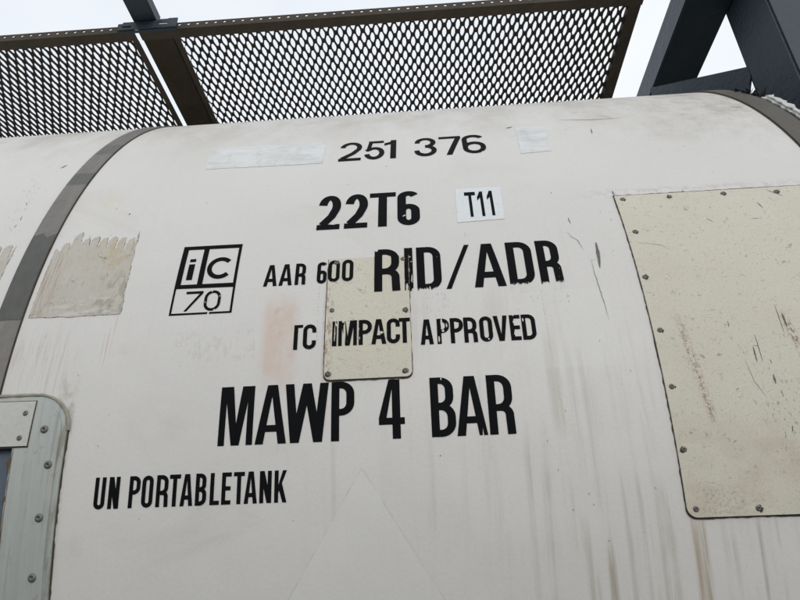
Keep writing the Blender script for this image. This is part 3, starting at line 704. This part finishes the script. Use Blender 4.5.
for x, y in ((-.6444, .0613), (-.5577, .2388), (-.5808, .2208), (-.2745, .7086), (-.0924, .5641), (.0703, .2304), (.3158, .2694), (.2638, .0048), (.3022, -.0471), (.3099, -.2204), (.1959, -.1047), (.164, -.1481), (.0814, .5113), (.5459, .3664), (.4749, .4529), (.175, -.19), (.215, -.225), (-.51, -.08), (-.52, -.128), (.22, -.24), (.19, -.246)):
    scratch([(x, y), (x + .001, y - .0025)], .0012, 0, int(x * 999))
for k in range(46):   # chips scattered on the sheet left of the band
    u = rnd.random(); x = -.80 - .03 * u + rnd.gauss(0, .012); y = .30 + .30 * u + rnd.gauss(0, .02); a = rnd.uniform(0, pi)
    scratch([(x, y), (x + .003 * cos(a), y + .003 * sin(a))], rnd.uniform(.0003, .0014), 0, k)
for k in range(70):   # and along the label remains
    x = rnd.uniform(-.69, -.53); y = .285 + rnd.gauss(0, .008) if k % 2 else rnd.uniform(.1, .28)
    scratch([(x, y), (x + rnd.uniform(-.001, .001), y - rnd.uniform(.001, .005))], rnd.uniform(.0002, .0007), 0, k)
slices(bm, -.5, .8, .02); wrap(bm, .0010)
o = build('paint_chip', bm, MARK, tank, False, 'dark chips and scratches in the white paint'); o['kind'] = 'stuff'
bm = bmesh.new()
for k, (pts, w) in enumerate((([(.492, .234), (.500, .226)], .0020), ([(.462, .262), (.466, .257)], .0018), ([(.505, .262), (.508, .262)], .0014), ([(.590, .268), (.595, .252)], .0010), ([(.618, .300), (.640, .280)], .0009), ([(.668, .262), (.690, .225)], .0009),
        ([(.652, .2925), (.6535, .2915)], .0018), ([(.545, .05), (.545, .0)], .0006), ([(.551, .035), (.5525, .01)], .0016), ([(.466, .025), (.465, .015)], .0018), ([(.492, -.02), (.492, -.045)], .0011), ([(.51, -.065), (.51, -.08)], .0018), ([(.516, -.09), (.516, -.10)], .0014),
        ([(.475, -.04), (.480, -.075), (.492, -.10)], .0003), ([(.50, .0), (.500, -.045)], .0006), ([(.37, .186), (.40, .178), (.41, .168)], .0003), ([(.565, .228), (.58, .227)], .0005))):
    scratch(pts, w, .0004, k + 70)
for k in range(60):
    x = rnd.uniform(.37, .72); y = rnd.uniform(-.24, .28); a = rnd.uniform(0, pi); L = rnd.uniform(.002, .012)
    scratch([(x, y), (x + L * .5 * cos(a), y + L * .5 * sin(a)), (x + L * cos(a + .4), y + L * sin(a + .4))], rnd.uniform(.00012, .0003), .0002, k)
slices(bm, -.27, .31, .02); wrap(bm, .0038)
o = build('plate_scratch', bm, MARK, big, False, 'dark scratches on the big cream plate'); o['kind'] = 'stuff'

# ------------------------------------------------------------------ framed data recess, lower left
HX, HT = -.571, -.0455
hatch_out = rrect(-.95, HX, -.75, HT, (0, 0, .058, 0))
def framed(name, pts, th, base, mat, label=None, hole=HOLE):
    bm = bmesh.new(); face(bm, pts); bmesh.ops.triangulate(bm, faces=bm.faces); cut(bm, hole)
    bmesh.ops.remove_doubles(bm, verts=bm.verts, dist=1e-6)
    slices(bm, -.75, -.04, .014)
    r = bmesh.ops.extrude_face_region(bm, geom=bm.faces[:]); bmesh.ops.translate(bm, verts=[g for g in r['geom'] if isinstance(g, bmesh.types.BMVert)], vec=(0, 0, th))
    wrap(bm, base); bmesh.ops.recalc_face_normals(bm, faces=bm.faces)
    return build(name, bm, mat, tank, False, label)
H2 = [(-.90, -.599), (-.6460, -.599), (-.6520, -.116), (-.90, -.116)]
framed('recess_seal', ragged(rrect(-.95, HX + .0018, -.75, HT + .0030, (0, 0, .060, 0)), .0009, .007, 21), .0012, .0002, SEAL, None, H2)
lip = framed('recess_lip', hatch_out, .0035, .0008, ALU, None, H2)
rf = framed('recess_frame', rrect(-.95, HX - .0085, -.75, HT - .010, (0, 0, .050, 0)), .0022, .0043, ALU, 'chalky grey-green aluminium frame at the lower left', H2)
# cream sealant bead along the frame's upper edge and corner
bm = bmesh.new(); path = [(-.95 + k * .01, HT + .001) for k in range(32)] + [(HX - .058 + .0585 * sin(radians(a)), HT - .058 + .0585 * cos(radians(a))) for a in range(0, 91, 6)]
rnd = random.Random(3); prev = None
for i, (x, t) in enumerate(path):
    a, b = Vector(path[max(i - 1, 0)]), Vector(path[min(i + 1, len(path) - 1)]); d = (b - a).normalized(); nn = Vector((-d.y, d.x))
    row = [bm.verts.new(S(x + nn.x * rr * cos(q), t + nn.y * rr * cos(q), .003 + rr * sin(q))) for q, rr in [(pi * j / 6, .0030 * rnd.uniform(.75, 1.2)) for j in range(7)]]
    if prev:
        for j in range(6): bm.faces.new((prev[j], prev[j + 1], row[j + 1], row[j]))
    prev = row
bmesh.ops.recalc_face_normals(bm, faces=bm.faces); build('sealant_bead', bm, CREAMSEAL, tank, True)
for x, t in ((-.606, -.101), (-.5905, -.155), (-.5935, -.231), (-.595, -.313), (-.596, -.40), (-.597, -.49)): rivet(x, t, .0066, rf, RB)
st = sheet('cover_strip', [(-.95, -.1235), (-.6290, -.1255), (-.6275, -.0560), (-.95, -.0530)], .0016, .0068, TOPPL, tank, 'off-white riveted strip across the top of the aluminium frame')
sheet('strip_shadow_gap', [(-.95, -.1262), (-.6272, -.1280), (-.6260, -.0545), (-.95, -.0520)], .0004, .00645, SEAL, tank)  # dark sheet peeping out round the strip, its edge shadow put in as colour
for x, t in ((-.6405, -.0745), (-.6425, -.1130)): rivet(x, t, .0084, st)
# recess walls and the blue panel at its back
bm = bmesh.new()
ring_ = [(-.90, -.60), (-.645, -.60), (-.651, -.115), (-.90, -.115)]
for a, b in zip(ring_, ring_[1:] + ring_[:1]):
    n = 20
    for k in range(n):
        p, q = [(a[0] + (b[0] - a[0]) * u, a[1] + (b[1] - a[1]) * u) for u in (k / n, (k + 1) / n)]
        bm.faces.new([bm.verts.new(v) for v in (S(*p, .006), S(*q, .006), S(*q, -.03), S(*p, -.03))])
build('recess_wall', bm, RUST, tank)
sheet('recess_panel', [(-.90, -.60), (-.645, -.60), (-.651, -.115), (-.90, -.115)], 0, -.006, BLUE, tank, 'slate blue panel inside the aluminium frame')
bm = bmesh.new(); rnd = random.Random(8); A = []; B = []
for k in range(60):
    t = -.125 - k * .008; xx = -.651 + .006 * (-.115 - t) / .485
    A.append(bm.verts.new(S(xx + .001, t, .0072))); B.append(bm.verts.new(S(xx - rnd.uniform(.0025, .0075), t, .0060 - rnd.uniform(0, .003))))
for k in range(59): bm.faces.new((A[k], A[k + 1], B[k + 1], B[k]))
build('rusted_edge', bm, RUST, tank)

# ------------------------------------------------------------------ walkway above the tank
ZW = 1.275
walk = empty('walkway', (-.4, -.55, H + ZW))
walk['label'] = 'dark expanded-metal walkway grating on steel angles above the white tank'; walk['category'] = 'walkway'
def mesh_panel(x0, x1, y0, y1, label):
    px_, py_ = .0283, .0530; a, b_, h = .0070, .0198, .0072
    bm = bmesh.new(); n1 = int((x1 - x0) / px_) + 2; n2 = int((y1 - y0) / py_) + 2
    vd = {}
    def v(x, y, z):
        k = (round(x, 5), round(y, 5), round(z, 5))
        if k not in vd: vd[k] = bm.verts.new((x, y, z))
        return vd[k]
    for half in (0, 1):
        for i in range(n1):
            for j in range(-1, n2):
                cx = x0 + .014 + (i + half * .5) * px_; cy = y0 + .004 + (j + half * .5) * py_
                if cx < x0 - .003 or cx > x1 + .003 or cy < y0 - .020 or cy > y1 + .02: continue
                outer = [(cx + px_ / 2, cy), (cx, cy + py_ / 2), (cx - px_ / 2, cy), (cx, cy - py_ / 2)]
                tw = .0010 + .0008 * sin(i * 2.1 + j * 1.3)                                          # strands are slightly twisted
                hole = lambda z: [(cx + a, cy - .33 * b_), (cx + a, cy + .33 * b_), (cx + .34 * a, cy + b_), (cx - .34 * a, cy + b_), (cx - a, cy + .33 * b_), (cx - a, cy - .33 * b_), (cx - .34 * a, cy - b_), (cx + .34 * a, cy - b_)]
                O0 = [v(x, y, ZW) for x, y in outer]; O1 = [v(x, y, ZW + h) for x, y in outer]
                I0 = [bm.verts.new((x, y, ZW)) for x, y in hole(0)]; I1 = [bm.verts.new((x - tw, y + tw, ZW + h)) for x, y in hole(1)]
                for k in range(8): bm.faces.new((I0[k], I0[(k + 1) % 8], I1[(k + 1) % 8], I1[k]))
                for O, I in ((O0, I0), (O1, I1)):
                    for k, (i0, i1) in enumerate(((1, 2), (3, 4), (5, 6), (7, 0))):
                        bm.faces.new((O[k], O[(k + 1) % 4], I[i1], I[i0]))
                    bm.faces.new((O[0], I[1], I[0])); bm.faces.new((O[1], I[3], I[2])); bm.faces.new((O[2], I[5], I[4])); bm.faces.new((O[3], I[7], I[6]))
    return build('mesh_panel', bm, MESHM, walk, False, label)
mesh_panel(-2.4, -.884, -.795, -.26, 'expanded-metal panel left of the cross bar')
mesh_panel(-.742, .660, -.795, -.26, 'expanded-metal panel right of the cross bar')
def angle(x0, x1, y, name, label):            # front rail: level leg below, upright leg with a row of holes
    bm = bmesh.new(); t = .003; z0, z1 = ZW - .006, ZW + .0215
    s = 1 if y < -.5 else -1
    ys, ye = sorted((y + s * t, y + s * .034)); box(bm, x0, x1, ys, ye, z0, z0 + t)
    p = .0283; hr, hz = .0050, .0045; zc = ZW + .0125; n = int((x1 - x0) / p); ya, yb = sorted((y, y + s * t))
    for k in range(n + 1):
        xa = x0 + k * p; xb = min(xa + p, x1); c = (xa + xb) / 2
        if xb - xa < p * .9: box(bm, xa, xb, ya, yb, z0, z1); continue
        hexs = [(c + hr * cos(radians(22.5 + 45 * q)), zc + hz * sin(radians(22.5 + 45 * q))) for q in range(8)]
        out = [(xb, zc), (xb, z1), (c, z1), (xa, z1), (xa, zc), (xa, z0), (c, z0), (xb, z0)]
        for yy in (ya, yb):
            O = [bm.verts.new((q[0], yy, q[1])) for q in out]; I = [bm.verts.new((q[0], yy, q[1])) for q in hexs]
            for q in range(8): bm.faces.new((O[q], O[(q + 1) % 8], I[(q + 1) % 8], I[q]) if False else (O[q], O[(q + 1) % 8], I[q], I[q - 1]))
        for q in range(8):
            A_, B_ = hexs[q], hexs[(q + 1) % 8]
            bm.faces.new([bm.verts.new(v_) for v_ in ((A_[0], ya, A_[1]), (B_[0], ya, B_[1]), (B_[0], yb, B_[1]), (A_[0], yb, A_[1]))])
        bm.faces.new([bm.verts.new(v_) for v_ in ((xa, ya, z1), (xb, ya, z1), (xb, yb, z1), (xa, yb, z1))])
        bm.faces.new([bm.verts.new(v_) for v_ in ((xa, ya, z0), (xb, ya, z0), (xb, yb, z0), (xa, yb, z0))])
    bmesh.ops.recalc_face_normals(bm, faces=bm.faces)
    return build(name, bm, GALV, walk, False, label)
angle(-2.4, -.866, -.828, 'edge_rail', 'perforated front rail left of the cross bar'); angle(-.852, .690, -.828, 'edge_rail', 'perforated front rail right of the cross bar')
angle(-2.4, -.866, -.228, 'edge_rail', 'rear rail left of the cross bar'); angle(-.852, .690, -.228, 'edge_rail', 'rear rail right of the cross bar')
def sidebar(x0, x1, label=None):
    bm = bmesh.new(); box(bm, x0, x1, -.7935, -.2625, ZW - .0055, ZW - .0015); s = x0 if abs(x0 + .866 + .018) > .01 else x1 - .003
    box(bm, x0, x0 + .003, -.7935, -.2625, ZW - .0012, ZW + .020); return build('side_bar', bm, GALV, walk, False, label)
sidebar(-.884, -.866); sidebar(-.752, -.735); sidebar(.652, .687)
bm = bmesh.new()                               # the flat channel between the two panels
box(bm, -.850, -.757, -.7935, -.2625, ZW - .004, ZW); box(bm, -.850, -.846, -.7935, -.2625, ZW + .0005, ZW + .03); box(bm, -.761, -.757, -.7935, -.2625, ZW + .0005, ZW + .03)
build('cross_bar', bm, BROWN, walk)

# ------------------------------------------------------------------ steel frame
fr = empty('container_frame', (.9, -.8, H - 1.2))
fr['label'] = 'dark blue-grey steel frame beams over and beside the right end of the tank'; fr['category'] = 'steel frame'
def boxpart(name, a, bev=.004, label=None, rot=None):
    bm = bmesh.new(); box(bm, *a, bev); return build(name, bm, FRAME, fr, False, label)
boxpart('top_beam', (.833, .979, -1.25, .9, 1.300, 1.405), .003, 'wide cross beam at the tank end')
boxpart('corner_post', (.982, 1.20, -.885, -.700, -1.2, 2.1), .006, 'upright post at the tank end')
boxpart('top_beam', (-.867, -.795, -1.25, -.818, 1.301, 1.340), .002, 'short narrow beam reaching the walkway from the front')
# slotted bracket that carries the narrow beam on the walkway rail
bm = bmesh.new(); bx0, bx1, bz0, bz1 = -.912, -.727, 1.264, 1.297; yb = -.8375
segs = [(bx0, -.898, bz0, bz1 - .006), (-.898, -.870, bz0, 1.272), (-.898, -.870, 1.280, bz1), (-.870, -.785, bz0, bz1), (-.785, -.756, bz0, 1.278), (-.785, -.756, 1.286, bz1 + .004), (-.756, bx1, bz0, bz1 + .006)]
for s_ in segs: box(bm, s_[0], s_[1], yb - .004, yb, s_[2], s_[3])
box(bm, bx0, bx1, yb + .0003, yb + .0083, bz0 - .004, bz0 - .0003)
build('bracket', bm, FRAME, fr, False, 'slotted bracket plate on the walkway rail')
# sloping brace plate between beam and post
P1, P2 = Vector((.822, -.421, 1.298)), Vector((.981, -.712, 1.070))
o_, d_ = None, (P2 - P1); hd = Vector((d_.x, d_.y, 0)).normalized(); nrm = Vector((-hd.y, hd.x, 0)) * .008
bm = bmesh.new(); front = [P1, P2, P2 + Vector((0, 0, -.034)), P2 - hd * .034 + Vector((0, 0, -.105)), P2 - hd * .06 + Vector((0, 0, -.16)), P1 + Vector((0, 0, -.30))]
A = [bm.verts.new(p) for p in front]; B = [bm.verts.new(p + nrm) for p in front]
bm.faces.new(A); bm.faces.new(B[::-1])
for i in range(len(A)): bm.faces.new((A[i], B[i], B[(i + 1) % len(A)], A[(i + 1) % len(A)]))
bmesh.ops.recalc_face_normals(bm, faces=bm.faces); build('brace_plate', bm, FRAME, fr, False, 'sloping brace plate between cross beam and post')
